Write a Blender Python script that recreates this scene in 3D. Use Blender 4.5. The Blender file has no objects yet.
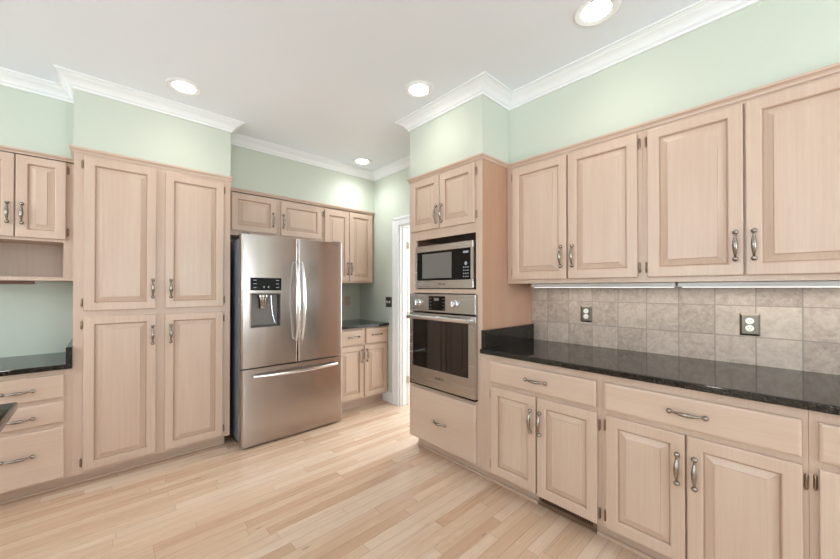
import bpy, bmesh, math, random
from mathutils import Vector, Matrix
random.seed(4)
S = bpy.context.scene
C = S.collection
PI = math.pi

# ------------------------------------------------------------ camera, world, light, exposure
cd = bpy.data.cameras.new('camera')
cam = bpy.data.objects.new('camera', cd); C.objects.link(cam)
cd.sensor_fit = 'HORIZONTAL'; cd.sensor_width = 36
cd.lens = 36 * 342.03 / 840
cd.shift_y = (286.2 - 279.5) / 840
cd.clip_start = 0.05
cam.location = (0, 0, 1.33)
cam.rotation_euler = (math.radians(90 + 0.348), 0, -math.radians(42.65))
S.camera = cam

wd = bpy.data.worlds.new('world'); S.world = wd; wd.use_nodes = True
wd.node_tree.nodes['Background'].inputs[0].default_value = (0.86, 0.93, 1.0, 1)
wd.node_tree.nodes['Background'].inputs[1].default_value = 0.6

S.view_settings.view_transform = 'Standard'
S.view_settings.look = 'None'
S.view_settings.gamma = 1
S.view_settings.use_curve_mapping = False
S.view_settings.exposure = 0.3

def area_light(name, loc, rot, sx, sy, power, col):
    l = bpy.data.lights.new(name, 'AREA'); l.shape = 'RECTANGLE'; l.size = sx; l.size_y = sy
    l.energy = power; l.color = col
    o = bpy.data.objects.new(name, l); C.objects.link(o); o.location = loc; o.rotation_euler = rot
    return o
# added fill lamps, set at assumed windows behind and beside the viewpoint
FILL_COL = (0.80, 0.905, 1.0)
UP = math.radians(166)          # fill aimed mostly upward to brighten the ceiling
area_light('window_daylight', (-1.75, -3.15, 1.45), (UP, 0, 0), 1.5, 1.5, 66, FILL_COL)
area_light('window_daylight', (1.25, -3.15, 1.45), (math.radians(108), 0, 0), 1.5, 1.5, 55, FILL_COL)
area_light('window_daylight', (-4.95, -1.2, 1.4), (UP, 0, -math.radians(90)), 1.6, 1.6, 60, FILL_COL)
area_light('window_daylight', (-4.95, 1.4, 1.4), (UP, 0, -math.radians(90)), 1.6, 1.6, 205, FILL_COL)
# daylight in the room beyond the doorway
area_light('next_room_daylight', (5.0, 2.6, 1.5), (math.radians(90), 0, math.radians(90)), 1.8, 1.8, 125, (0.88, 0.95, 1.0))

DOWNLIGHTS = [(0.402, 2.881), (1.636, 1.787), (1.830, 0.665), (2.10, 3.226), (-0.78, 2.881), (1.830, -0.52),
              (-0.9, 0.6), (-0.40, -1.4), (-2.1, 1.6)]
DL_POWER = 5.0

# ------------------------------------------------------------ materials
def srgb(r, g, b):
    f = lambda c: (c/255/12.92) if c/255 <= .04045 else ((c/255+.055)/1.055)**2.4
    return (f(r), f(g), f(b), 1)

def mat(name, col, rough=.5, metal=0.0, spec=.5, coat=0.0, emis=None, estr=0):
    m = bpy.data.materials.new(name); m.use_nodes = True
    b = m.node_tree.nodes['Principled BSDF']
    b.inputs['Base Color'].default_value = col
    b.inputs['Roughness'].default_value = rough
    b.inputs['Metallic'].default_value = metal
    b.inputs['Specular IOR Level'].default_value = spec
    b.inputs['Coat Weight'].default_value = coat
    if emis:
        b.inputs['Emission Color'].default_value = emis; b.inputs['Emission Strength'].default_value = estr
    return m

class NT:
    def __init__(s, m):
        s.t = m.node_tree; s.b = s.t.nodes['Principled BSDF']
    def n(s, kind, **kw):
        nd = s.t.nodes.new('ShaderNode' + kind)
        for k, v in kw.items():
            if k.startswith('i_'):
                key = k[2:]; key = int(key) if key.isdigit() else key.replace('_', ' ')
                if hasattr(v, 'is_linked'): s.t.links.new(v, nd.inputs[key])
                else: nd.inputs[key].default_value = v
            else: setattr(nd, k, v)
        return nd
    def l(s, a, b): s.t.links.new(a, b)
    def math(s, op, a, b=0.0):
        return s.n('Math', operation=op, i_0=a, i_1=b).outputs[0]
    def mix(s, fac, a, b, blend='MIX'):
        nd = s.t.nodes.new('ShaderNodeMix'); nd.data_type = 'RGBA'; nd.blend_type = blend
        for sock, v in ((nd.inputs[0], fac), (nd.inputs[6], a), (nd.inputs[7], b)):
            if hasattr(v, 'is_linked'): s.l(v, sock)
            else: sock.default_value = v
        return nd.outputs[2]
    def ramp(s, fac, stops):
        r = s.t.nodes.new('ShaderNodeValToRGB'); s.l(fac, r.inputs[0])
        e = r.color_ramp.elements
        while len(e) < len(stops): e.new(.5)
        for el, (p, c) in zip(e, stops):
            el.position = p; el.color = c if len(c) == 4 else (*c, 1)
        return r.outputs[0]
    def bump(s, h, strength=.1, dist=.001):
        bn = s.n('Bump', i_Strength=strength, i_Distance=dist, i_Height=h)
        s.l(bn.outputs[0], s.b.inputs['Normal'])

def wood(name, base, dark, axis, rough=.38, amt=1.0):
    m = mat(name, base, rough, coat=.15); t = NT(m)
    m.node_tree.nodes['Principled BSDF'].inputs['Coat Roughness'].default_value = .25
    tc = t.n('TexCoord'); oi = t.n('ObjectInfo')
    off = t.n('VectorMath', operation='SCALE', i_0=(13.1, 7.7, 5.3), i_Scale=oi.outputs['Random'])
    add = t.n('VectorMath', operation='ADD', i_0=tc.outputs['Object'], i_1=off.outputs[0])
    def st(long, short):
        sc = [short, short, short]; sc['xyz'.index(axis)] = long
        return t.n('VectorMath', operation='MULTIPLY', i_0=add.outputs[0], i_1=tuple(sc)).outputs[0]
    n1 = t.n('TexNoise', i_Vector=st(2.5, 110), i_Scale=1.0, i_Detail=3.0)
    n2 = t.n('TexNoise', i_Vector=st(.8, 7), i_Scale=1.0, i_Detail=2.0)
    n3 = t.n('TexNoise', i_Vector=st(12, 400), i_Scale=1.0, i_Detail=1.0)
    a = t.math('MULTIPLY', n1.outputs[0], .5); b_ = t.math('MULTIPLY', n2.outputs[0], .7)
    c_ = t.math('MULTIPLY', n3.outputs[0], .25)
    f = t.math('ADD', t.math('ADD', a, b_), c_)
    fr = t.ramp(f, [(.45, (0, 0, 0)), (1.05, (1, 1, 1))])
    tint = t.math('MULTIPLY', fr, amt*.8)
    col = t.mix(tint, base, dark)
    hv = t.n('HueSaturation', i_Color=col, i_Value=t.math('ADD', t.math('MULTIPLY', oi.outputs['Random'], .05), .975))
    t.l(hv.outputs[0], t.b.inputs['Base Color'])
    t.bump(n1.outputs[0], .05, .001)
    return m

WB, WD = srgb(215, 190, 171), srgb(198, 166, 144)
M = {}
M['wood'] = wood('pickled_maple_upright', WB, WD, 'z')
M['wood_x'] = wood('pickled_maple_along_x', WB, WD, 'x')
M['wood_y'] = wood('pickled_maple_along_y', WB, WD, 'y')
M['wood_side'] = wood('pickled_maple_side_veneer', srgb(194, 154, 128), srgb(178, 135, 110), 'z')  # side panels of the tower in a darker, redder maple tone
M['glaze'] = wood('pickled_maple_glazed_groove', srgb(194, 163, 141), srgb(172, 138, 115), 'z')  # mostly shade in the door grooves, painted as darker wood
M['wood_dark'] = mat('dark_recess', srgb(70, 52, 45), .7)
M['brown'] = mat('brown_valance', srgb(120, 82, 66), .5)

def paint(name, col, rough=.85):
    m = mat(name, col, rough, spec=.3); t = NT(m)
    tc = t.n('TexCoord')
    n = t.n('TexNoise', i_Vector=tc.outputs['Object'], i_Scale=180.0, i_Detail=2.0)
    t.bump(n.outputs[0], .05, .0005)
    return m
M['wall'] = paint('sage_green_paint', srgb(208, 213, 198))
M['ceil'] = paint('ceiling_white', srgb(244, 248, 253))
M['trim'] = paint('trim_white', srgb(242, 242, 241), .4)
M['white'] = paint('white_paint', srgb(240, 243, 243))

def tile_mat():
    m = mat('slate_look_tile', srgb(170, 155, 142), .45); t = NT(m)
    g = t.n('NewGeometry'); sp = t.n('SeparateXYZ', i_0=g.outputs['Position'])
    T = .1665
    u = t.math('DIVIDE', t.math('ADD', sp.outputs[1], .038 + T*10), T)
    v = t.math('DIVIDE', t.math('SUBTRACT', sp.outputs[2], .902 - T*4 - .0), T)
    fu = t.math('FRACT', u); fv = t.math('FRACT', v)
    iu = t.math('FLOOR', u); iv = t.math('FLOOR', v)
    cv = t.n('CombineXYZ', i_0=iu, i_1=iv)
    wn = t.n('TexWhiteNoise', noise_dimensions='3D', i_Vector=cv.outputs[0])
    tile = t.ramp(wn.outputs['Value'], [(0, srgb(152, 130, 115)), (.5, srgb(178, 156, 139)), (1, srgb(203, 184, 167))])
    sh = t.n('VectorMath', operation='ADD', i_0=g.outputs['Position'], i_1=wn.outputs['Color'])
    n1 = t.n('TexNoise', i_Vector=sh.outputs[0], i_Scale=14.0, i_Detail=6.0, i_Roughness=.65, i_Distortion=1.2)
    n2 = t.n('TexNoise', i_Vector=sh.outputs[0], i_Scale=60.0, i_Detail=4.0, i_Roughness=.7)
    c1 = t.mix(t.ramp(n1.outputs[0], [(.3, (0, 0, 0)), (.7, (1, 1, 1))]), srgb(126, 108, 96), srgb(218, 200, 183))
    col = t.mix(.38, tile, c1)
    col = t.mix(t.math('MULTIPLY', t.ramp(n2.outputs[0], [(.45, (0, 0, 0)), (.7, (1, 1, 1))]), .35), col, srgb(212, 200, 188))
    edge = t.math('MINIMUM', t.math('MINIMUM', fu, t.math('SUBTRACT', 1.0, fu)), t.math('MINIMUM', fv, t.math('SUBTRACT', 1.0, fv)))
    grout = t.ramp(edge, [(.008, (1, 1, 1)), (.020, (0, 0, 0))])
    col = t.mix(grout, col, srgb(150, 136, 124))
    t.l(col, t.b.inputs['Base Color'])
    h = t.math('SUBTRACT', t.math('MULTIPLY', n1.outputs[0], .3), grout)
    t.bump(h, .35, .002)
    return m
M['tile'] = tile_mat()

def granite():
    m = mat('dark_speckled_granite', srgb(30, 29, 27), .05, spec=.5); t = NT(m)
    g = t.n('NewGeometry')
    n1 = t.n('TexNoise', i_Vector=g.outputs['Position'], i_Scale=150.0, i_Detail=3.0, i_Roughness=.7)
    v = t.n('TexVoronoi', i_Vector=g.outputs['Position'], i_Scale=240.0)
    n2 = t.n('TexNoise', i_Vector=g.outputs['Position'], i_Scale=35.0, i_Detail=2.0)
    c = t.ramp(n1.outputs[0], [(.35, srgb(10, 9, 9)), (.55, srgb(22, 20, 18)), (.66, srgb(70, 63, 53)), (.8, srgb(120, 110, 94))])
    vr = t.n('SeparateColor', i_0=v.outputs['Color'])
    sp = t.ramp(vr.outputs[0], [(.88, (0, 0, 0)), (.93, (1, 1, 1))])
    c = t.mix(t.math('MULTIPLY', sp, .35), c, srgb(120, 110, 96))
    c = t.mix(t.math('MULTIPLY', n2.outputs[0], .4), c, srgb(24, 26, 23))
    t.l(c, t.b.inputs['Base Color'])
    return m
M['granite'] = granite()

def floor_mat():
    m = mat('oak_strip_floor', srgb(225, 195, 165), .3); t = NT(m)
    g = t.n('NewGeometry'); sp = t.n('SeparateXYZ', i_0=g.outputs['Position'])
    W_, L_ = .066, 1.05
    v = t.math('DIVIDE', t.math('ADD', sp.outputs[1], 20.0), W_)
    iv = t.math('FLOOR', v); fv = t.math('FRACT', v)
    w1 = t.n('TexWhiteNoise', noise_dimensions='1D', i_W=iv)
    u = t.math('ADD', t.math('DIVIDE', t.math('ADD', sp.outputs[0], 20.0), L_), t.math('MULTIPLY', w1.outputs['Value'], 7.3))
    iu = t.math('FLOOR', u); fu = t.math('FRACT', u)
    cv = t.n('CombineXYZ', i_0=iu, i_1=iv)
    w2 = t.n('TexWhiteNoise', noise_dimensions='3D', i_Vector=cv.outputs[0])
    base = t.ramp(w2.outputs['Value'], [(0, srgb(204, 168, 140)), (.25, srgb(218, 187, 159)), (.65, srgb(226, 199, 173)), (1, srgb(234, 211, 188))])
    sc = t.n('VectorMath', operation='MULTIPLY', i_0=g.outputs['Position'], i_1=(1.6, 55.0, 1.0))
    sa = t.n('VectorMath', operation='ADD', i_0=sc.outputs[0], i_1=t.n('VectorMath', operation='SCALE', i_0=w2.outputs['Color'], i_Scale=30.0).outputs[0])
    n1 = t.n('TexNoise', i_Vector=sa.outputs[0], i_Scale=1.0, i_Detail=5.0, i_Roughness=.6, i_Distortion=.6)
    gr = t.ramp(n1.outputs[0], [(.38, (0, 0, 0)), (.72, (1, 1, 1))])
    col = t.mix(t.math('MULTIPLY', gr, .55), base, srgb(188, 148, 120))
    n4 = t.n('TexNoise', i_Vector=g.outputs['Position'], i_Scale=1.3, i_Detail=2.0)
    col = t.mix(t.math('MULTIPLY', n4.outputs[0], .2), col, srgb(210, 174, 146))
    ev = t.math('MULTIPLY', t.math('MINIMUM', fv, t.math('SUBTRACT', 1.0, fv)), W_)
    eu = t.math('MULTIPLY', t.math('MINIMUM', fu, t.math('SUBTRACT', 1.0, fu)), L_)
    e = t.math('MINIMUM', ev, eu)
    seam = t.ramp(e, [(.0006, (1, 1, 1)), (.0022, (0, 0, 0))])
    col = t.mix(t.math('MULTIPLY', seam, .38), col, srgb(140, 100, 76))
    # small dark knots
    kn = t.n('TexVoronoi', i_Vector=t.n('VectorMath', operation='MULTIPLY', i_0=g.outputs['Position'], i_1=(1.6, 5.0, 1.0)).outputs[0], i_Scale=1.1)
    kf = t.ramp(kn.outputs['Distance'], [(.018, (1, 1, 1)), (.05, (0, 0, 0))])
    col = t.mix(t.math('MULTIPLY', kf, .5), col, srgb(130, 86, 64))
    t.l(col, t.b.inputs['Base Color'])
    r = t.math('ADD', t.math('MULTIPLY', n1.outputs[0], .12), .22)
    t.l(r, t.b.inputs['Roughness'])
    t.bump(t.math('SUBTRACT', t.math('MULTIPLY', n1.outputs[0], .25), seam), .12, .001)
    return m
M['floor'] = floor_mat()

def steel(name, col, rough, axis='z', amt=.12, bstr=.25):
    m = mat(name, col, rough, metal=1.0); t = NT(m)
    tc = t.n('TexCoord')
    sc = [260.0]*3; sc['xyz'.index(axis)] = 1.5
    n = t.n('TexNoise', i_Vector=t.n('VectorMath', operation='MULTIPLY', i_0=tc.outputs['Object'], i_1=tuple(sc)).outputs[0], i_Scale=1.0, i_Detail=3.0)
    t.l(t.math('ADD', t.math('MULTIPLY', n.outputs[0], amt), rough - amt/2), t.b.inputs['Roughness'])
    sc2 = [8.0, 8.0, 8.0]; sc2['xyz'.index(axis)] = .5
    n2 = t.n('TexNoise', i_Vector=t.n('VectorMath', operation='MULTIPLY', i_0=tc.outputs['Object'], i_1=tuple(sc2)).outputs[0], i_Scale=1.0, i_Detail=1.0)
    t.bump(t.math('ADD', t.math('MULTIPLY', n.outputs[0], .02), n2.outputs[0]), bstr, .004)
    return m
M['steel'] = steel('brushed_stainless', srgb(176, 165, 158), .24, 'z', .12, .45)
M['steel_y'] = steel('brushed_stainless_across', srgb(192, 188, 184), .26, 'y', .08, .08)
M['chrome'] = mat('bright_handle_metal', srgb(228, 228, 230), .16, metal=1)
M['pewter'] = mat('pewter_hardware', srgb(158, 149, 140), .27, metal=1)
M['brass'] = mat('pale_brass', srgb(225, 212, 185), .35, metal=1)
M['bronze'] = mat('antique_bronze_hinge', srgb(150, 130, 112), .3, metal=1)
M['fr_side'] = mat('fridge_side_grey', srgb(112, 116, 122), .45)
M['black'] = mat('black_gloss', srgb(10, 9, 9), .1, spec=.25)
M['blackm'] = mat('black_matte', srgb(22, 20, 19), .6)
M['dgrey'] = mat('dark_grey_plastic', srgb(74, 72, 70), .4)
M['mgrey'] = mat('mid_grey_plastic', srgb(132, 124, 117), .4)
M['icon'] = mat('pale_icon_print', srgb(160, 164, 170), .5)
M['ivory'] = mat('ivory_receptacle', srgb(244, 240, 228), .35)
M['plate'] = mat('aged_pewter_plate', srgb(120, 112, 100), .33, metal=1)
M['tanplate'] = mat('tan_plate', srgb(200, 176, 160), .5)
M['cavity'] = mat('oven_enamel', srgb(60, 58, 58), .4)
M['mwwin'] = mat('microwave_screen', srgb(112, 108, 104), .12, spec=.6)
M['lens'] = mat('downlight_lens', srgb(255, 252, 245), .5, emis=(1, .97, .92, 1), estr=14)
M['tube'] = mat('fluorescent_diffuser', srgb(245, 245, 240), .4, emis=(1, .98, .94, 1), estr=.8)
M['fixture'] = mat('fixture_white_metal', srgb(238, 236, 232), .3)
def glass_mat():
    m = bpy.data.materials.new('tinted_oven_glass'); m.use_nodes = True
    nt = m.node_tree; nt.nodes.clear()
    o = nt.nodes.new('ShaderNodeOutputMaterial'); mx = nt.nodes.new('ShaderNodeMixShader')
    tr = nt.nodes.new('ShaderNodeBsdfTransparent'); gl = nt.nodes.new('ShaderNodeBsdfGlossy')
    lw = nt.nodes.new('ShaderNodeFresnel'); lw.inputs[0].default_value = 1.9
    tr.inputs[0].default_value = (.22, .20, .19, 1); gl.inputs['Roughness'].default_value = .03
    nt.links.new(lw.outputs[0], mx.inputs[0]); nt.links.new(tr.outputs[0], mx.inputs[1]); nt.links.new(gl.outputs[0], mx.inputs[2])
    nt.links.new(mx.outputs[0], o.inputs[0])
    return m
M['glass'] = glass_mat()

# ------------------------------------------------------------ mesh helpers (all in world coordinates)
WL = {}
def wl(o): return WL.get(o.name, Vector((0, 0, 0))) if o else Vector((0, 0, 0))

class MB:
    def __init__(s): s.bm = bmesh.new()
    def box(s, a, b, bev=0, seg=2):
        lo = [min(p, q) for p, q in zip(a, b)]; hi = [max(p, q) for p, q in zip(a, b)]
        vs = [s.bm.verts.new((x, y, z)) for x in (lo[0], hi[0]) for y in (lo[1], hi[1]) for z in (lo[2], hi[2])]
        fs = [(0, 1, 3, 2), (4, 6, 7, 5), (0, 4, 5, 1), (2, 3, 7, 6), (0, 2, 6, 4), (1, 5, 7, 3)]
        f = [s.bm.faces.new([vs[i] for i in q]) for q in fs]
        if bev:
            es = list({e for q in f for e in q.edges})
            bmesh.ops.bevel(s.bm, geom=es, offset=bev, segments=seg, profile=.5, affect='EDGES')
        return s
    def loft(s, rings, cap=True, closed=True):
        R = [[s.bm.verts.new(p) for p in r] for r in rings]
        n = len(R[0])
        for a, b in zip(R, R[1:]):
            for i in range(n if closed else n-1):
                j = (i+1) % n
                s.bm.faces.new((a[i], a[j], b[j], b[i]))
        if cap:
            s.bm.faces.new(R[0][::-1]); s.bm.faces.new(R[-1])
        return s
    def tube(s, pts, rad, seg=12, flat=None, ref=None):
        """sweep a circle/ellipse along pts; rad number or list; flat = (a,b) factors"""
        pts = [Vector(p) for p in pts]; rings = []
        up = Vector(ref) if ref else None
        for i, p in enumerate(pts):
            t = (pts[min(i+1, len(pts)-1)] - pts[max(i-1, 0)]).normalized()
            r = up if up else (Vector((0, 0, 1)) if abs(t.z) < .9 else Vector((1, 0, 0)))
            a = t.cross(r).normalized(); b = a.cross(t).normalized()
            rr = rad[i] if isinstance(rad, (list, tuple)) else rad
            fa, fb = flat[i] if isinstance(flat, list) else (flat or (1, 1))
            rings.append([p + a*math.cos(2*PI*k/seg)*rr*fa + b*math.sin(2*PI*k/seg)*rr*fb for k in range(seg)])
        return s.loft(rings)
    def cyl(s, a, b, r, seg=20): return s.tube([a, b], r, seg)
    def ball(s, c, r, sc=(1, 1, 1), seg=14):
        bmesh.ops.create_uvsphere(s.bm, u_segments=seg, v_segments=seg//2+1, radius=r,
                                  matrix=Matrix.Translation(c) @ Matrix.Diagonal((*sc, 1)))
        return s
    def lathe(s, c, axis, prof, seg=32):
        """prof: (radius, distance along axis)"""
        c = Vector(c); ax = Vector(axis).normalized()
        a = ax.orthogonal().normalized(); b = ax.cross(a)
        rings = [[c + ax*h + (a*math.cos(2*PI*k/seg) + b*math.sin(2*PI*k/seg))*max(r, 1e-4) for k in range(seg)] for r, h in prof]
        return s.loft(rings)
    def prism(s, poly, fn, t0, t1):
        return s.loft([[fn(p, t0) for p in poly], [fn(p, t1) for p in poly]])
    def sweep(s, path, prof, z, closed_ends=True):
        """plan path, profile (offset to the right of travel, dz)"""
        P = [Vector((*p, 0)) for p in path]; rings = []
        for i, p in enumerate(P):
            ns = []
            for a, b in ((i-1, i), (i, i+1)):
                if a >= 0 and b < len(P):
                    d = (P[b]-P[a]).normalized(); ns.append(Vector((d.y, -d.x, 0)))
            n = ns[0] if len(ns) == 1 else (ns[0]+ns[1])/(1+ns[0].dot(ns[1]))
            rings.append([p + n*o + Vector((0, 0, z+dz)) for o, dz in prof])
        return s.loft(rings)
    def build(s, name, m, parent=None, smooth=False, data_only=False):
        bmesh.ops.recalc_face_normals(s.bm, faces=s.bm.faces)
        vs = [v.co for v in s.bm.verts]
        c = Vector([(min(v[i] for v in vs)+max(v[i] for v in vs))/2 for i in range(3)])
        if data_only: c = Vector((0, 0, 0))
        for v in s.bm.verts: v.co = v.co - c
        me = bpy.data.meshes.new(name); s.bm.to_mesh(me); s.bm.free()
        me.materials.append(m)
        if smooth:
            me.polygons.foreach_set('use_smooth', [True]*len(me.polygons))
            try: me.set_sharp_from_angle(angle=math.radians(35))
            except Exception: pass
        if data_only: return me
        return link(name, me, c, parent)

def link(name, data, world, parent=None):
    o = bpy.data.objects.new(name, data); C.objects.link(o)
    o.location = Vector(world) - wl(parent); o.parent = parent
    WL[o.name] = Vector(world)
    return o
def thing(name, loc, label, cat, group=None):
    return tag(link(name, None, loc), label, cat, group)
def tag(o, label, cat, group=None):
    o['label'] = label; o['category'] = cat
    if group: o['group'] = group
    return o
def struct(o): o['kind'] = 'structure'; return o
def sbox(name, a, b, m): return struct(MB().box(a, b).build(name, m))

# wall frames: 'B' = back wall (u = x, front towards -y), 'R' = right wall (u = y, front towards -x)
def P(side, u, d, z): return Vector((u, d, z)) if side == 'B' else Vector((d, u, z))
def wbox(mb, side, u, d, z, bev=0): return mb.box(P(side, u[0], d[0], z[0]), P(side, u[1], d[1], z[1]), bev)

def ring_panel(side, u, z, d0, rings, groove_shade=()):
    """nested rectangles: (inset, height towards the room)"""
    mb = MB(); u0, u1 = min(u), max(u); z0, z1 = z
    R = [[P(side, a, d0-h, b) for a, b in ((u0+i, z0+i), (u1-i, z0+i), (u1-i, z1-i), (u0+i, z1-i))] for i, h in rings]
    mb.loft(R)
    if groove_shade:
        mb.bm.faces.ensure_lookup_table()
        for k in groove_shade:
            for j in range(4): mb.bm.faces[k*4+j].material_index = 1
    return mb
T = .020
DOOR = [(0, 0), (0, T-.004), (.0015, T-.001), (.005, T), (.050, T), (.0525, T-.0015), (.055, T-.006), (.0565, T-.0125),
        (.061, T-.0135), (.064, T-.013), (.090, T-.0045), (.0912, T-.001), (.094, T-.0005)]
SLAB = [(0, 0), (0, T-.006), (.002, T-.003), (.006, T-.001), (.011, T)]

# hardware meshes, shared
def handle_mesh(side, horiz):
    mb = MB()
    def q(l, o):   # l along, o outwards
        if side == 'B': return Vector((l, -o, 0)) if horiz else Vector((0, -o, l))
        return Vector((-o, l, 0)) if horiz else Vector((-o, 0, l))
    n = 18; pts = []; rad = []
    for i in range(n+1):
        t = -1+2*i/n
        pts.append(q(.056*t, .011+.017*(1-t*t)**.8)); rad.append(.0038+.0062*math.cos(t*PI/2)**1.5)
    mb.tube(pts, rad, 12)
    for sg in (-1, 1):
        mb.ball(q(.063*sg, .010), .0118, (1, 1, 1))
        mb.cyl(q(.063*sg, 0), q(.063*sg, .006), .0072, 14)
        mb.ball(q(.050*sg, .014), .0052)
    return mb.build('handle', M['pewter'], smooth=True, data_only=True)
HM = {(s, h): handle_mesh(s, h) for s in 'BR' for h in (0, 1)}
def handle(side, u, z, d, horiz, parent): return link('handle', HM[(side, int(horiz))], P(side, u, d, z), parent)
def hinge_mesh(side):
    mb = MB()
    mb.box(P(side, -.006, -.003, -.024), P(side, .006, 0, .024), .0015)
    mb.tube([P(side, 0, -.005, -.030), P(side, 0, -.005, -.024), P(side, 0, -.005, .024), P(side, 0, -.005, .030)], [.0018, .0048, .0048, .0018], 10)
    for k in (-.013, .013): mb.ball(P(side, 0, -.008, k), .0025)
    return mb.build('hinge', M['bronze'], smooth=True, data_only=True)
GM = {s: hinge_mesh(s) for s in 'BR'}

def add_door(root, side, u, z, frame_d, hinge_at, handle_z, handle_at=None, hinges=2, hz=None, rings=DOOR):
    """hinge_at: the u edge carrying hinges; handle near the other edge"""
    u0, u1 = min(u), max(u)
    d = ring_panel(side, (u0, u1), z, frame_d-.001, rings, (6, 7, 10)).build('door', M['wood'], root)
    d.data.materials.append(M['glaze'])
    if handle_z is not None:
        other = u1 if hinge_at == u0 else u0
        hu = handle_at if handle_at is not None else other + (.028 if other == u0 else -.028)
        handle(side, hu, handle_z, frame_d-T-.0012, False, d)
    if hinges:
        e = hinge_at + (-.009 if hinge_at == u0 else .009)
        for zz in (hz or (z[0]+.055, z[1]-.055)): link('hinge', GM[side], P(side, e, frame_d-.0005, zz), d)
    return d
def add_drawer(root, side, u, z, frame_d, hu, hz_, rings=SLAB):
    d = ring_panel(side, u, z, frame_d-.001, rings).build('drawer', M['wood_x'] if side == 'B' else M['wood_y'], root)
    handle(side, hu, hz_, frame_d-T-.0012, True, d)
    return d
TOPTRIM = [(0, -.030), (.006, -.030), (.008, -.022), (.013, -.016), (.021, -.011), (.022, -.001), (.020, 0), (0, 0)]

# ------------------------------------------------------------ the room
XL, XR, YB, YF, ZC = -5.0, 2.56, 3.83, -3.2, 2.743
XF = 2.455                 # wall with the doorway, beyond the oven tower
struct(MB().box((XL-.1, YF-.1, -.08), (5.2, YB+.1, 0)).build('floor', M['floor']))
struct(MB().box((XL-.1, YF-.1, ZC), (5.2, YB+.1, ZC+.08)).build('ceiling', M['ceil']))
sbox('wall_back', (XL, YB, 0), (XF, YB+.1, ZC), M['wall'])
sbox('wall_right', (XR, YF, 0), (XR+.1, 2.19, ZC), M['wall'])
# wall with the doorway
DY0, DY1, DZ = 2.215, 3.012, 2.045
mb = MB(); mb.box((XF, DY1, 0), (XF+.115, YB, ZC)); mb.box((XF, 2.19, 0), (XF+.115, DY0, ZC)); mb.box((XF, DY0, DZ), (XF+.115, DY1, ZC))
struct(mb.build('wall_right_far', M['wall']))
# walls beside and behind the viewpoint, with assumed window openings where the fill lamps stand
mb = MB()
for a, b in (((XL-.1, YF), (XL, -2.0)), ((XL-.1, -.4), (XL, .6)), ((XL-.1, 2.2), (XL, YB))): mb.box((*a, 0), (*b, ZC))
for y0, y1 in ((-2.0, -.4), (.6, 2.2)): mb.box((XL-.1, y0, 0), (XL, y1, .6)); mb.box((XL-.1, y0, 2.2), (XL, y1, ZC))
struct(mb.build('wall_left', M['wall']))
mb = MB()
for x0, x1 in ((XL, -2.5), (-1.0, .5), (2.0, XR)): mb.box((x0, YF-.1, 0), (x1, YF, ZC))
for x0, x1 in ((-2.5, -1.0), (.5, 2.0)): mb.box((x0, YF-.1, 0), (x1, YF, .7)); mb.box((x0, YF-.1, 2.2), (x1, YF, ZC))
struct(mb.build('wall_front', M['wall']))
wn = 0
for kind, a0, a1, z0, z1 in (('x', -2.5, -1.0, .7, 2.2), ('x', .5, 2.0, .7, 2.2), ('y', -2.0, -.4, .6, 2.2), ('y', .6, 2.2, .6, 2.2)):
    wn += 1; mb = MB()
    def bx(u0, u1, w0, w1):
        if kind == 'x': mb.box((u0, YF-.09, w0), (u1, YF-.05, w1))
        else: mb.box((XL-.09, u0, w0), (XL-.05, u1, w1))
    bx(a0, a0+.05, z0, z1); bx(a1-.05, a1, z0, z1); bx(a0+.05, a1-.05, z0, z0+.05); bx(a0+.05, a1-.05, z1-.05, z1)
    m_ = (z0+z1)/2; bx(a0+.05, a1-.05, m_-.02, m_+.02)
    struct(mb.build('window_%d' % wn, M['trim']))
# soffits above the cabinets
SF = 3.50
sbox('wall_back_soffit_over_desk', (XL, SF, 2.256), (-.1575, YB, ZC), M['wall'])
sbox('wall_back_soffit_over_pantry', (-.157, 3.235, 2.2765), (.784, YB, ZC), M['wall'])
sbox('wall_back_soffit_over_fridge', (.7845, SF, 2.256), (XF, YB, ZC), M['wall'])
sbox('wall_right_soffit_over_oven', (1.90, 1.432, 2.246), (XR, 2.19, ZC), M['wall'])
sbox('wall_right_soffit_over_counter', (2.228, YF, 2.2475), (XR, 1.432, ZC), M['wall'])
# crown moulding, mitred runs
CR = [(0, -.084), (.010, -.084), (.012, -.080), (.012, -.070), (.017, -.067), (.022, -.063), (.028, -.052), (.036, -.042), (.047, -.033),
      (.058, -.027), (.064, -.022), (.066, -.018), (.074, -.016), (.076, -.012), (.088, -.011), (.088, -.0005), (0, -.0005)]
loop = [(XL, YF), (XL, SF), (-.157, SF), (-.157, 3.235), (.784, 3.235), (.784, SF), (XF, SF), (XF, 2.19), (1.90, 2.19), (1.90, 1.432),
        (2.228, 1.432), (2.228, YF)]
N = len(loop)
def off(i, o):
    p0, p1, p2 = (Vector((*loop[(i+k) % N], 0)) for k in (-1, 0, 1))
    d1 = (p1-p0).normalized(); d2 = (p2-p1).normalized()
    n1 = Vector((d1.y, -d1.x, 0)); n2 = Vector((d2.y, -d2.x, 0))
    return p1 + (n1+n2)/(1+n1.dot(n2))*o
for i in range(N):
    rings = [[off(k, o)+Vector((0, 0, ZC+dz)) for o, dz in CR] for k in (i, (i+1) % N)]
    struct(MB().loft(rings).build('trim_%d' % (i+1), M['trim']))
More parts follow.
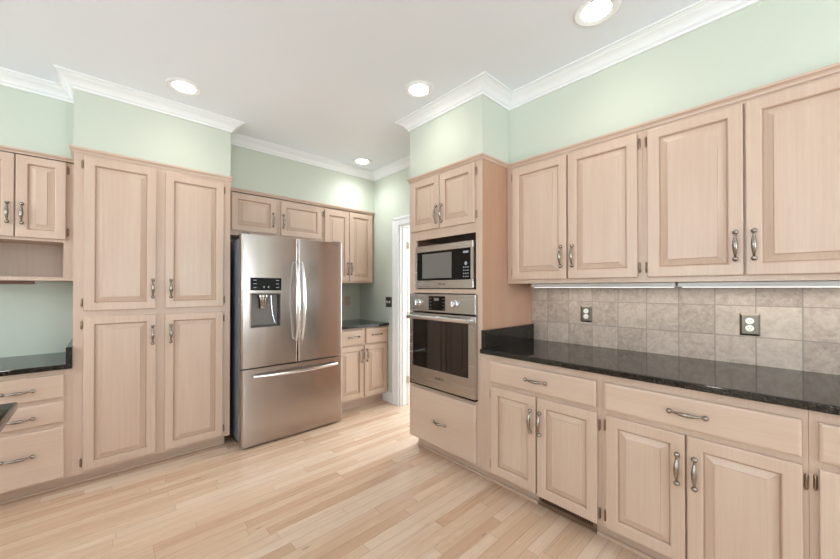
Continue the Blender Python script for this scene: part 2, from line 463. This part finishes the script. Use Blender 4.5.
# doorway casing, jambs, door leaf, next room
mb = MB()
def casing(mb, y0, y1, z0, z1): mb.box((XF-.018, y0, z0), (XF-.0005, y1, z1), .004)
casing(mb, DY1-.002, 3.113, 0, 2.134); casing(mb, DY0, DY1-.002, DZ-.002, 2.134)
mb.box((XF-.024, 3.085, 0), (XF-.016, 3.113, 2.134), .003); mb.box((XF-.024, DY0, 2.106), (XF-.016, 3.113, 2.134), .003)
struct(mb.build('trim_13', M['trim']))
mb = MB(); mb.box((XF, DY1-.018, 0), (XF+.125, DY1-.0005, DZ)); mb.box((XF+.03, DY1-.032, 0), (XF+.07, DY1-.018, DZ-.02))
mb.box((XF, DY0, DZ-.018), (XF+.125, DY1-.018, DZ))
struct(mb.build('trim_14', M['trim']))
sbox('baseboard_right_far', (XF-.016, 3.114, 0), (XF-.0005, 3.31, .115), M['trim'])
dl = struct(ring_panel('B', (XF+.13, XF+.88), (.012, DZ-.02), DY1-.024, [(0, 0), (0, .033), (.002, .035), (.11, .035), (.12, .027), (.15, .030)]).build('door_1', M['trim']))
for z in (.28, 1.02, 1.82):
    mb = MB(); mb.cyl((XF+.128, DY1-.062, z-.045), (XF+.128, DY1-.062, z+.045), .007, 10); mb.box((XF+.095, DY1-.0225, z-.04), (XF+.128, DY1-.018, z+.04))
    mb.build('door_hinge', M['brass'], dl)
sbox('wall_next_room_back', (XF+.115, YB, 0), (5.2, YB+.1, ZC), M['white'])
sbox('wall_next_room_far', (5.1, YF, 0), (5.2, YB, ZC), M['white'])
sbox('wall_next_room_near', (XR+.1, .9, 0), (5.1, 1.0, ZC), M['white'])

# ------------------------------------------------------------ cabinets on the back wall
def toe(mb, u, y0, y1, z1): mb.box((u[0], y0, 0.0005), (u[1], y1, z1))
# pantry
r = thing('pantry_cabinet', (.316, 3.235, 0), 'tall pale pickled-wood pantry cabinet with four raised-panel doors, left of the refrigerator', 'cabinet')
mb = MB(); mb.box((-.156, 3.235, .085), (.783, YB-.002, 2.240)); mb.build('body', M['wood'], r)
mb = MB(); mb.box((-.156, 3.310, .0005), (.760, 3.60, .084)); mb.box((-.156, 3.296, .0005), (.760, 3.310, .016), .003); mb.build('toe_kick', M['wood_x'], r)
MB().sweep([(-.156, 3.476), (-.156, 3.235), (.783, 3.235), (.783, 3.476)], [(o, dz*1.2) for o, dz in TOPTRIM], 2.276).build('top_moulding', M['wood_x'], r)
add_door(r, 'B', (-.106, .282), (1.178, 2.221), 3.235, -.106, 1.329, .262)
add_door(r, 'B', (.336, .730), (1.180, 2.209), 3.235, .730, 1.329, .371)
add_door(r, 'B', (-.106, .283), (.105, 1.138), 3.235, -.106, .985, .261)
add_door(r, 'B', (.336, .728), (.105, 1.136), 3.235, .728, .985, .371)

# desk run
def drawer_unit(x0, x1, lab):
    r = thing('desk_drawer_cabinet', ((x0+x1)/2, 3.235, 0), lab, 'cabinet')
    MB().box((x0, 3.235, .085), (x1, YB-.002, .8015)).build('body', M['wood'], r)
    mb = MB(); mb.box((x0, 3.310, .0005), (x1, 3.60, .084)); mb.box((x0, 3.296, .0005), (x1, 3.310, .016), .003); mb.build('toe_kick', M['wood_x'], r)
    a, b = x0+.03, x1-.0365; c = (a+b)/2
    for z in ((.619, .770), (.459, .593), (.098, .430)):
        hz = {.619: .688, .459: .516, .098: .282}[z[0]]
        add_drawer(r, 'B', (a, b), z, 3.235, c, hz)
    return r
drawer_unit(-.618, -.1565, 'pale three-drawer desk cabinet against the left side of the tall pantry')
r = thing('desk_countertop', (-.40, 3.5, .802), 'low dark granite desk countertop with side splash beside the pantry', 'countertop')
MB().box((-1.75, 3.200, .803), (-.1568, YB-.001, .835), .004).build('slab', M['granite'], r)
MB().box((-.186, 3.203, .8355), (-.1568, YB-.001, .944), .002).build('side_splash', M['granite'], r)

r = thing('desk_wall_cabinet', (-.44, SF, 1.38), 'small two-door wall cabinet with an open shelf below, left of the pantry', 'cabinet')
mb = MB(); x0, x1 = -.720, -.1575
mb.box((x0, SF, 1.655), (x1, YB-.002, 2.225)); mb.box((x0, SF, 1.383), (x1, YB-.002, 1.408))
mb.box((x0, SF, 1.408), (x0+.05, YB-.002, 1.655)); mb.box((-.218, SF, 1.408), (x1, YB-.002, 1.655)); mb.box((x0, 3.79, 1.408), (x1, YB-.002, 1.655))
mb.build('body', M['wood'], r)
MB().sweep([(x0, SF), (x1, SF)], TOPTRIM, 2.262).build('top_moulding', M['wood_x'], r)
add_door(r, 'B', (-.439, -.205), (1.673, 2.223), SF, -.205, 1.83, -.410)
add_door(r, 'B', (-.680, -.445), (1.673, 2.223), SF, -.680, 1.83, -.473)
tag(MB().box((-.66, 3.56, 1.358), (-.362, 3.60, 1.382), .002).build('light_valance', M['brown']), 'short brown strip fixed under the open shelf above the desk', 'valance')

# over the fridge
r = thing('fridge_wall_cabinet', (1.28, SF, 1.84), 'short two-door wall cabinet above the refrigerator', 'cabinet')
MB().box((.785, SF, 1.825), (1.7655, YB-.002, 2.225)).build('body', M['wood'], r)
MB().sweep([(.785, SF), (1.7655, SF)], TOPTRIM, 2.262).build('top_moulding', M['wood_x'], r)
add_door(r, 'B', (.852, 1.254), (1.868, 2.216), SF, .852, 2.005, 1.223)
add_door(r, 'B', (1.301, 1.745), (1.862, 2.205), SF, 1.745, 2.005, 1.324)
r = thing('corner_wall_cabinet', (2.1, SF, 1.39), 'two-door wall cabinet in the far corner above the small counter', 'cabinet')
MB().box((1.7665, SF, 1.392), (2.432, YB-.002, 2.225)).build('body', M['wood'], r)
MB().sweep([(1.7665, SF), (2.432, SF), (2.432, YB-.003)], [(o, d) for o, d in TOPTRIM], 2.262).build('top_moulding', M['wood_x'], r)
add_door(r, 'B', (1.783, 2.086), (1.415, 2.200), SF, 1.783, 1.555, 2.066)
add_door(r, 'B', (2.093, 2.407), (1.412, 2.216), SF, 2.407, 1.555, 2.113)
# far base
r = thing('corner_base_cabinet', (2.1, 3.235, 0), 'small base cabinet with two drawers and two doors between refrigerator and doorway', 'cabinet')
MB().box((1.76, 3.235, .105), (2.4535, YB-.002, .894)).build('body', M['wood'], r)
mb = MB(); mb.box((1.76, 3.310, .0005), (2.452, 3.60, .104)); mb.box((1.76, 3.298, .0005), (2.4375, 3.310, .016), .003); mb.build('toe_kick', M['wood_x'], r)
add_drawer(r, 'B', (1.80, 2.103), (.712, .872), 3.235, 1.985, .800)
add_drawer(r, 'B', (2.147, 2.443), (.712, .880), 3.235, 2.29, .805)
add_door(r, 'B', (1.80, 2.115), (.128, .695), 3.235, 1.80, .585, 2.09)
add_door(r, 'B', (2.127, 2.443), (.126, .695), 3.235, 2.443, .585, 2.155)
tag(MB().box((1.745, 3.195, .8955), (2.4545, YB-.001, .927), .004).build('corner_countertop', M['granite']), 'short dark granite countertop beside the refrigerator in the far corner', 'countertop')

# ------------------------------------------------------------ refrigerator
fx0, fx1 = .819, 1.743
r = thing('refrigerator', (1.275, 3.06, 0), 'large stainless steel french-door refrigerator with water dispenser', 'refrigerator')
mb = MB(); mb.box((fx0+.006, 3.105, .045), (fx1-.006, 3.79, 1.745), .004); mb.build('body', M['fr_side'], r)
MB().box((fx0+.03, 3.11, .0005), (fx1-.03, 3.70, .044)).build('base', M['blackm'], r)
def slab_door(x0, x1, z0, z1, holes=None):
    """slightly bowed front with rounded vertical edges"""
    pts = []
    n = 12
    for k in range(7):
        a = PI/2*k/6; pts.append((x0+.016-.016*math.cos(a) if False else x0+.016*(1-math.cos(a)), 3.048-.012*math.sin(a)))
    for k in range(1, n):
        t = k/n; pts.append((x0+.016+(x1-x0-.032)*t, 3.036-.006*math.sin(PI*t)))
    for k in range(7):
        a = PI/2*k/6; pts.append((x1-.016*(1-math.sin(a)), 3.048-.012*math.cos(a)))
    pts += [(x1, 3.098), (x0, 3.098)]
    return pts
def fdoor(name, x0, x1, z0, z1):
    mb = MB(); pts = slab_door(x0, x1, z0, z1)
    mb.prism(pts, lambda p, t: Vector((p[0], p[1], t)), z0, z1)
    return mb
def profile_y(x, x0, x1):
    t = min(1, max(0, (x-x0-.016)/(x1-x0-.032))); return 3.036-.006*math.sin(PI*t)
XS = 1.2895
# left door, pieces around the dispenser recess
dx0, dx1, dz0, dz1 = .889, 1.129, 1.003, 1.288
lx0, lx1 = fx0, XS-.0025
allp = slab_door(lx0, lx1, 0, 0)
def cut(pts, a, b):
    """front profile limited to a..b"""
    fr = [p for p in pts[:-2] if a+1e-5 < p[0] < b-1e-5]
    res = []
    if a > lx0: res.append((a, profile_y(a, lx0, lx1)))
    res += fr
    if b < lx1: res.append((b, profile_y(b, lx0, lx1)))
    if a <= lx0: res = [(lx0, 3.048)] + res
    if b >= lx1: res = res + [(lx1, 3.048)]
    return res + [(b, 3.098), (a, 3.098)]
mb = MB(); f3 = lambda p, t: Vector((p[0], p[1], t))
mb.prism(cut(allp, lx0, dx0), f3, .668, 1.777); mb.prism(cut(allp, dx1, lx1), f3, .668, 1.777)
mb.prism(cut(allp, dx0, dx1), f3, .668, dz0); mb.prism(cut(allp, dx0, dx1), f3, dz1, 1.777)
ld = mb.build('door', M['steel'], r, smooth=True)
rd = fdoor('door', XS+.0025, fx1, .668, 1.777).build('door', M['steel'], r, smooth=True) if False else None
mb = MB(); mb.prism(slab_door(XS+.0025, fx1, 0, 0), f3, .668, 1.777); rd = mb.build('door', M['steel'], r, smooth=True)
mb = MB(); mb.prism(slab_door(fx0, fx1, 0, 0), f3, .022, .657); fd = mb.build('freezer_drawer', M['steel'], r, smooth=True)
# dispenser
mb = MB(); y = 3.094
mb.box((dx0, 3.090, dz0), (dx1, 3.097, dz1)); mb.build('dispenser_back', M['mgrey'], ld)
mb = MB(); mb.box((dx0+.0005, 3.034, dz0+.0005), (dx0+.004, 3.0898, dz1-.0005)); mb.box((dx1-.004, 3.034, dz0+.0005), (dx1-.0005, 3.0898, dz1-.0005))
mb.box((dx0+.004, 3.034, dz0+.0005), (dx1-.004, 3.0898, dz0+.010)); mb.box((dx0+.004, 3.034, dz1-.012), (dx1-.004, 3.0898, dz1-.0005))
mb.build('dispenser_liner', M['dgrey'], ld)
mb = MB(); a = .006
for q in (((dx0-a, dz0-a), (dx0, dz1+a)), ((dx1, dz0-a), (dx1+a, dz1+a)), ((dx0, dz0-a), (dx1, dz0)), ((dx0, dz1), (dx1, dz1+a))):
    mb.box((q[0][0], 3.024, q[0][1]), (q[1][0], 3.031, q[1][1]))
mb.build('dispenser_bezel', M['steel'], ld)
MB().lathe((.992, 3.064, dz1-.013), (0, 0, -1), [(.044, 0), (.044, .022), (.032, .027), (.032, .08), (.029, .085), (.029, .115), (.023, .120)], 24).build('dispenser_nozzle', M['pewter'], ld, smooth=True)
MB().tube([(1.068, 3.08, dz1-.02), (1.07, 3.078, 1.20), (1.078, 3.070, 1.10), (1.094, 3.056, 1.03)], .005, 8).build('dispenser_lever', M['chrome'], ld, smooth=True)
pn = MB().box((.885, 3.0235, 1.312), (1.137, 3.031, 1.419), .002).build('dispenser_display', M['black'], ld)
for i in range(3):
    for u in (.905, 1.090): MB().box((u, 3.0225, 1.335+i*.030), (u+.026, 3.0233, 1.340+i*.030)).build('display_icon', M['icon'], ld)
for u in (.985, 1.022): MB().box((u, 3.0225, 1.335), (u+.011, 3.0233, 1.348)).build('display_icon', M['icon'], ld)
# handles
def bow(x, name, par):
    mb = MB(); n = 22; pts = []; rad = []; fl = []
    for i in range(n+1):
        t = -1+2*i/n; b = (1-t*t)
        pts.append((x, 3.012-.052*b, 1.215+.352*t)); rad.append(1); fl.append((.0080+.0065*b, .009+.001*b))
    mb.tube(pts, rad, 16, flat=[(a, b) for a, b in fl], ref=(0, 1, 0))
    for s in (-1, 1): mb.cyl((x, 3.030, 1.215+.342*s), (x, 3.010, 1.215+.342*s), .008, 12)
    return mb.build(name, M['chrome'], par, smooth=True)
bow(1.2640, 'door_handle', ld); bow(1.3190, 'door_handle', rd)
mb = MB(); n = 24; pts = []
for i in range(n+1):
    t = -1+2*i/n; pts.append((1.288+.385*t, 3.008-.040*(1-t*t), .597-.004*(1-t*t)))
mb.tube(pts, 1, 14, flat=(.011, .0135))
for s in (-1, 1): mb.cyl((1.288+.375*s, 3.034, .597), (1.288+.375*s, 3.006, .597), .010, 12)
mb.build('drawer_handle', M['chrome'], fd, smooth=True)
for x in (fx0+.04, fx1-.04): MB().box((x-.035, 3.06, 1.7775), (x+.035, 3.17, 1.795), .004).build('hinge_cover', M['mgrey'], r)
MB().box((fx0+.0045, 3.118, .16), (fx0+.0058, 3.135, .27)).build('side_sticker', M['icon'], r)
MB().box((fx0+.0045, 3.112, 1.20), (fx0+.0058, 3.132, 1.255)).build('side_sticker', M['icon'], r)
def text(s, name, m, origin, size, side, parent, depth=.0006):
    cu = bpy.data.curves.new(name, 'FONT'); cu.body = s; cu.size = size; cu.align_x = 'CENTER'; cu.align_y = 'CENTER'; cu.extrude = depth
    tmp = bpy.data.objects.new('tmp', cu); C.objects.link(tmp)
    me = bpy.data.meshes.new_from_object(tmp.evaluated_get(bpy.context.evaluated_depsgraph_get()))
    bpy.data.objects.remove(tmp)
    rot = Matrix.Rotation(PI/2, 4, 'X') if side == 'B' else Matrix.Rotation(-PI/2, 4, 'Z') @ Matrix.Rotation(PI/2, 4, 'X')
    me.transform(rot); me.materials.clear(); me.materials.append(m)
    return link(name, me, origin, parent)
text('SAMSUNG', 'brand_lettering', M['mgrey'], (1.655, 3.0335, 1.742), .020, 'B', rd, .0012)

# ------------------------------------------------------------ oven tower
UF0 = 2.204
TX, TY0, TY1 = 1.900, 1.433, 2.189
r = thing('oven_tower_cabinet', (1.90, 1.81, 0), 'tall cabinet holding microwave and oven, two doors above, drawer below', 'cabinet')
mb = MB(); xb = XF-.003
mb.box((TX, TY0+.018, .100), (xb, TY1-.018, .540))                  # drawer box
mb.box((TX, TY0+.018, 1.735), (xb, TY1-.018, 2.235))                # door box
mb.box((TX, TY0+.018, 1.292), (xb, TY1-.018, 1.322))                # shelf between oven and microwave
for y0, y1 in ((TY0+.018, 1.487), (2.108, TY1-.018)): mb.box((TX, y0, 1.322), (TX+.02, y1, 1.735))
for y0, y1 in ((TY0+.018, 1.485), (2.140, TY1-.018)): mb.box((TX, y0, .540), (TX+.02, y1, 1.292))
mb.box((TX, 1.487, 1.722), (TX+.02, 2.108, 1.735))
for y0, y1 in ((TY0, TY0+.018), (TY1-.018, TY1)): mb.box((TX, y0, .100), (TX+.002, y1, 2.235))
mb.box((xb-.01, TY0+.018, .540), (xb, TY1-.018, 1.292)); mb.box((xb-.01, TY0+.018, 1.322), (xb, TY1-.018, 1.735))
mb.build('body', M['wood'], r)
mb = MB(); mb.box((TX+.0023, TY0, .100), (XR-.008, TY0+.0178, 2.235)); mb.build('side_panel', M['wood_side'], r)
MB().box((TX+.0023, TY1-.0178, .100), (xb, TY1, 2.235)).build('side_panel', M['wood_side'], r)
mb = MB(); mb.box((1.977, TY0, .0005), (xb, 2.165, .0995)); mb.box((1.963, TY0, .0005), (1.977, 2.165, .016), .003); mb.build('toe_kick', M['wood_y'], r)
MB().sweep([(XF-.003, TY1), (TX, TY1), (TX, TY0), (UF0, TY0)], TOPTRIM, 2.252).build('top_moulding', M['wood_y'], r)
add_door(r, 'R', (1.829, 2.158), (1.794, 2.205), TX, 2.158, 1.90, 1.852)
add_door(r, 'R', (1.489, 1.822), (1.790, 2.203), TX, 1.489, 1.90, 1.794)
add_drawer(r, 'R', (1.480, 2.152), (.112, .522), TX, 1.818, .302)

# microwave
r = thing('microwave', (1.90, 1.79, 1.323), 'stainless built-in microwave with dark window above the oven', 'microwave')
my0, my1, mz0, mz1 = 1.497, 2.098, 1.330, 1.667
MB().box((1.905, my0+.01, 1.3225), (2.36, my1-.01, 1.655)).build('body', M['blackm'], r)
fr = MB()
fr.box((1.880, my0, mz0), (1.9045, my1, mz0+.062), .003); fr.box((1.880, my0, mz1-.050), (1.9045, my1, mz1), .003)
fr.box((1.880, my0, mz0+.062), (1.9045, my0+.022, mz1-.050)); fr.box((1.880, my1-.022, mz0+.062), (1.9045, my1, mz1-.050))
fr.build('front_frame', M['steel_y'], r)
dr = MB().box((1.883, my0+.0225, mz0+.0625), (1.9045, my1-.0225, mz1-.0505)).build('door', M['black'], r)
MB().box((1.8822, 1.700, mz0+.078), (1.8828, 2.015, mz1-.066)).build('window_screen', M['mwwin'], dr)
pn = MB().box((1.8815, my0+.028, mz0+.066), (1.8828, my0+.105, mz1-.054)).build('control_panel', M['black'], r)
for i in range(3):
    for j in range(4): MB().box((1.8806, my0+.040+i*.020, mz0+.080+j*.022), (1.8814, my0+.050+i*.020, mz0+.088+j*.022)).build('button', M['icon'], pn)
MB().box((1.8806, my0+.042, mz1-.085), (1.8814, my0+.092, mz1-.070)).build('clock_display', M['icon'], pn)
MB().lathe((1.8814, my0+.066, mz0+.178), (-1, 0, 0), [(.013, 0), (.013, .0008)], 20).build('start_button', M['icon'], pn)
MB().box((1.8785, my0+.016, mz0+.016), (1.8798, my0+.085, mz0+.042)).build('door_button', M['steel_y'], r)
text('BOSCH', 'brand_lettering', M['dgrey'], (1.8795, 1.80, mz0+.031), .022, 'R', r)

# oven
r = thing('wall_oven', (1.88, 1.81, .556), 'stainless built-in wall oven with dark glass door and two knobs', 'oven')
oy0, oy1 = 1.469, 2.158
cp = MB().box((1.868, oy0, 1.146), (1.8985, oy1, 1.284), .002).build('control_panel', M['steel_y'], r)
MB().box((1.8655, 1.752, 1.160), (1.8675, 1.925, 1.270), .0008).build('display', M['black'], cp)
for j in range(4):
    for u in (1.765, 1.905): MB().box((1.8648, u-.008, 1.172+j*.025), (1.8654, u+.008, 1.176+j*.025)).build('display_icon', M['mgrey'], cp)
MB().box((1.8648, 1.815, 1.235), (1.8654, 1.865, 1.255)).build('display_icon', M['mgrey'], cp)
for y in (1.655, 2.045):
    MB().lathe((1.8675, y, 1.215), (-1, 0, 0), [(.030, 0), (.030, .004), (.024, .006), (.022, .030), (.019, .033)], 28).build('knob', M['chrome'], cp, smooth=True)
    MB().box((1.828, y-.004, 1.195), (1.8342, y+.004, 1.235), .001).build('knob_grip', M['chrome'], cp)
# door frame around the window
mb = MB(); dz0_, dz1_ = .560, 1.134
mb.box((1.868, oy0, dz0_), (1.897, oy1, .700), .003); mb.box((1.868, oy0, 1.083), (1.897, oy1, dz1_), .003)
mb.box((1.868, oy0, .700), (1.897, 1.530, 1.083)); mb.box((1.868, 2.117, .700), (1.897, oy1, 1.083))
od = mb.build('door', M['steel_y'], r)
MB().box((1.873, 1.5305, .7005), (1.877, 2.1165, 1.0825)).build('glass', M['glass'], od)
mb = MB(); a = .045
for q in (((1.531, .701), (1.531+a, 1.082)), ((2.116-a, .701), (2.116, 1.082)), ((1.531+a, .701), (2.116-a, .735)), ((1.531+a, 1.050), (2.116-a, 1.082))):
    mb.box((1.8775, q[0][0], q[0][1]), (1.890, q[1][0], q[1][1]))
mb.build('inner_frame', M['black'], od)
mb = MB(); mb.tube([(1.822, 1.50, 1.103), (1.822, 2.13, 1.103)], 1, 16, flat=(.012, .016))
for y in (1.515, 2.115): mb.box((1.822, y-.014, 1.091), (1.8675, y+.014, 1.115), .003)
mb.build('door_handle', M['chrome'], od, smooth=True)
text('BOSCH', 'brand_lettering', M['dgrey'], (1.8672, 1.815, .640), .026, 'R', od)
mb = MB()
mb.box((1.9215, 1.495, .60), (2.42, 1.505, 1.13)); mb.box((1.9215, 2.115, .60), (2.42, 2.125, 1.13)); mb.box((1.9215, 1.505, .60), (2.42, 2.115, .615))
mb.box((1.9215, 1.505, 1.115), (2.42, 2.115, 1.13)); mb.box((2.40, 1.505, .615), (2.42, 2.115, 1.115))
mb.build('cavity', M['cavity'], r)
for z in (.80, .93):
    mb = MB()
    for k in range(12): y = 1.53+k*.052; mb.cyl((1.95, y, z), (2.39, y, z), .0025, 6)
    for x in (1.95, 2.39): mb.cyl((x, 1.507, z), (x, 2.113, z), .0035, 6)
    mb.build('rack', M['chrome'], r)
MB().box((1.870, oy0, .549), (1.898, oy1, .5585)).build('lower_vent_trim', M['black'], r)

# ------------------------------------------------------------ base cabinets on the right
def base_unit(y0, y1, lab, drawer, doors, hd, hh, hzt=.535):
    r = thing('base_cabinet', (1.90, (y0+y1)/2, 0), lab, 'cabinet')
    MB().box((1.900, y0, .100), (XR-.010, y1, .8885)).build('body', M['wood'], r)
    mb = MB(); mb.box((1.977, y0, .0005), (XR-.010, y1, .0995)); mb.build('toe_kick', M['wood_y'], r)
    add_drawer(r, 'R', drawer, (.709, .848), 1.900, hd, .779)
    (a0, a1), (b0, b1) = doors     # a = far door, b = near door
    add_door(r, 'R', (a0, a1), (.112, .682), 1.900, a1, hzt, hh[0], hz=(.163, .627))
    add_door(r, 'R', (b0, b1), (.106, .682), 1.900, b0, hzt, hh[1], hz=(.163, .620))
    return r
b1 = base_unit(.668, 1.4315, 'pale base cabinet beside the oven tower, floor vent under its right door', (.692, 1.362), ((1.032, 1.354), (.688, 1.023)), 1.029, (1.062, 1.002))
b2 = base_unit(-.040, .667, 'pale base cabinet in the middle of the right counter, wide drawer over two doors', (-.024, .651), ((.321, .645), (-.025, .314)), .312, (.348, .286), .528)
b3 = base_unit(-.760, -.041, 'pale base cabinet cut off by the right edge of the photo', (-.740, -.065), ((-.396, -.065), (-.740, -.404)), -.40, (-.368, -.430), .528)
sbox('baseboard_right', (1.963, 1.062, .0005), (1.9765, 1.4325, .018), M['wood_y'])
sbox('baseboard_right_near', (1.963, -.760, .0005), (1.9765, .716, .018), M['wood_y'])
# heat register in the toe kick
r = thing('toe_kick_register', (1.97, .85, .01), 'dark slotted metal vent in the toe kick near the oven tower', 'vent')
mb = MB(); ry0, ry1, rz0, rz1 = .722, 1.056, .006, .094
for q in (((ry0, rz0), (ry1, rz0+.024)), ((ry0, rz1-.010), (ry1, rz1)), ((ry0, rz0+.024), (ry0+.018, rz1-.010)), ((ry1-.018, rz0+.024), (ry1, rz1-.010))):
    mb.box((1.964, q[0][0], q[0][1]), (1.9762, q[1][0], q[1][1]), .001)
mb.build('frame', M['bronze'], r)
MB().box((1.9745, ry0+.018, rz0+.024), (1.9762, ry1-.018, rz1-.010)).build('backing', M['blackm'], r)
mb = MB()
k = ry0+.024
while k < ry1-.022: mb.box((1.967, k, rz0+.024), (1.974, k+.003, rz1-.010)); k += .0095
mb.build('grille_bars', M['bronze'], r)

r = thing('kitchen_countertop', (2.2, .33, .89), 'long dark speckled granite countertop along the tiled right wall', 'countertop')
MB().box((1.866, -.775, .8895), (XR-.0105, 1.4318, .921), .005).build('slab', M['granite'], r)
MB().box((1.885, 1.399, .9215), (2.530, 1.4318, 1.045), .002).build('side_splash', M['granite'], r)
tag(MB().box((XR-.010, -.775, .889), (XR-.0005, 1.432, 1.3625)).build('tile_backsplash', M['tile']), 'grey-brown square tile backsplash above the long granite counter', 'backsplash')

UF = 2.205
def upper_unit(y0, y1, lab, doors, hh, hz_):
    r = thing('wall_cabinet', (2.18, (y0+y1)/2, 1.363), lab, 'cabinet')
    MB().box((UF, y0, 1.3640), (XR-.0005, y1, 2.214)).build('body', M['wood'], r)
    MB().sweep([(UF, y1), (UF, y0)], [(o, dz*1.1) for o, dz in TOPTRIM], 2.247).build('top_moulding', M['wood_y'], r)
    (a0, a1), (b0, b1) = doors
    add_door(r, 'R', (a0, a1), (1.391, 2.196), UF, a1, hz_, hh[0])
    add_door(r, 'R', (b0, b1), (1.391, 2.196), UF, b0, hz_, hh[1])
    return r
upper_unit(.560, 1.4315, 'two-door wall cabinet over the granite counter, next to the oven tower', ((.982, 1.380), (.583, .971)), (1.016, .941), 1.536)
upper_unit(-.268, .559, 'two-door wall cabinet with the largest doors, at the right edge of the photo', ((.150, .534), (-.243, .142)), (.177, .114), 1.530)
# under-cabinet light fixtures
def strip(y0, y1, lab):
    r = thing('under_cabinet_light', (2.41, (y0+y1)/2, 1.335), lab, 'light fixture', 'light fixtures under the right wall cabinets')
    MB().box((2.375, y0, 1.338), (2.465, y1, 1.363), .003).build('housing', M['fixture'], r)
    MB().box((2.385, y0+.02, 1.334), (2.455, y1-.02, 1.3378), .001).build('diffuser', M['tube'], r)
    l = area_light('under_cabinet_glow', (0, 0, -.006), (0, 0, 0), .05, y1-y0-.06, .6, (1, .98, .95)); l.parent = r
strip(.445, 1.335, 'slim pale light fixture under the wall cabinet nearest the oven tower')
strip(-.262, .435, 'slim pale light fixture under the wall cabinet at the photo\'s right edge')

# ------------------------------------------------------------ outlets and switches
def outlet(side, u, z, d, lab, m_plate, rec=True, w=.080, h=.117, toggles=0):
    r = thing('wall_outlet' if rec else 'light_switch', P(side, u, d, z), lab, 'outlet' if rec else 'switch')
    ring_panel(side, (u-w/2, u+w/2), (z-h/2, z+h/2), d-.0006, [(0, 0), (0, .002), (.009, .006), (.010, .0065)]).build('cover_plate', m_plate, r)
    if rec:
        for s in (-1, 1):
            f = Vector((0, -1, 0)) if side == 'B' else Vector((-1, 0, 0))
            mb = MB(); c = P(side, u, d-.0073, z+s*.0195)
            mb.lathe(c, f, [(.0172, 0), (.0172, .0015), (.016, .0022)], 28)
            rc = mb.build('receptacle', M['ivory'], r)
            mb = MB()
            for k in (-.006, .006): wbox(mb, side, (u+k-.001, u+k+.001), (d-.0101, d-.0096), (z+s*.0195-.001, z+s*.0195+.007))
            mb.lathe(P(side, u, d-.0096, z+s*.0195-.0075), f, [(.0022, 0), (.0022, .0005)], 10)
            mb.build('slots', M['blackm'], rc)
    else:
        for k in range(toggles):
            uu = u + (k-(toggles-1)/2)*.046
            mb = MB(); wbox(mb, side, (uu-.005, uu+.005), (d-.016, d-.0072), (z-.004, z+.010), .001); wbox(mb, side, (uu-.007, uu+.007), (d-.0078, d-.0071), (z-.014, z+.014))
            mb.build('toggle', M['ivory'], r)
    return r
outlet('R', 1.000, 1.147, XR-.010, 'pewter-plated double outlet on the tile nearer the oven tower', M['plate'])
outlet('R', .152, 1.135, XR-.010, 'dark pewter-plated outlet with ivory sockets on the tile nearer the right edge', M['plate'])
outlet('B', 2.27, 1.170, YB, 'tan cover plate on the green wall above the far corner counter', M['tanplate'], rec=False, toggles=0)
outlet('R', 3.205, 1.168, XF, 'dark metal two-toggle switch plate on green wall beside the doorway', M['plate'], rec=False, toggles=2, w=.115)

# ------------------------------------------------------------ island corner at the left edge
r = thing('kitchen_island', (-.95, 1.42, 0), 'dark granite island corner poking in at the left edge of the photo', 'island')
MB().box((-1.75, .85, .884), (-.233, 1.928, .914), .006).build('countertop', M['granite'], r)
MB().box((-1.72, .90, .100), (-.30, 1.87, .8835)).build('body', M['wood'], r)
MB().box((-1.66, .96, .0005), (-.37, 1.80, .0995)).build('toe_kick', M['wood_y'], r)

# ------------------------------------------------------------ recessed ceiling lights
labs = ['round recessed ceiling light above the tall pantry cabinet', 'round recessed ceiling light above the oven tower',
        'largest round recessed ceiling light, at the top edge above the wall cabinets', 'small far recessed ceiling light near the doorway corner',
        'recessed ceiling light in front of the desk wall cabinet, past the left edge', 'recessed ceiling light over the near end of the long granite counter',
        'recessed ceiling light above the granite island', 'recessed ceiling light behind the viewpoint', 'recessed ceiling light left of the island']
for i, (x, y) in enumerate(DOWNLIGHTS):
    lab = labs[i]
    r = thing('ceiling_light', (x, y, ZC), lab, 'ceiling light', 'recessed ceiling lights')
    MB().lathe((x, y, ZC-.0008), (0, 0, -1), [(.078, 0), (.107, 0), (.107, .002), (.099, .007), (.082, .005), (.078, .003)], 40).build('trim_ring', M['trim'], r, smooth=True)
    MB().lathe((x, y, ZC-.0008), (0, 0, -1), [(.0775, 0), (.0775, .002), (.060, .004), (.03, .006), (.001, .0065)], 40).build('lens', M['lens'], r, smooth=True)
    l = bpy.data.lights.new('downlight', 'SPOT'); l.energy = DL_POWER * (3.6 if i == 3 else .55 if i == 5 else 1); l.spot_size = math.radians(150); l.spot_blend = 1.0
    l.shadow_soft_size = .07; l.color = (1, .93, .83) if i != 3 else (.90, .96, 1)
    o = bpy.data.objects.new('downlight', l); C.objects.link(o); o.parent = r; o.location = (0, 0, -.03)
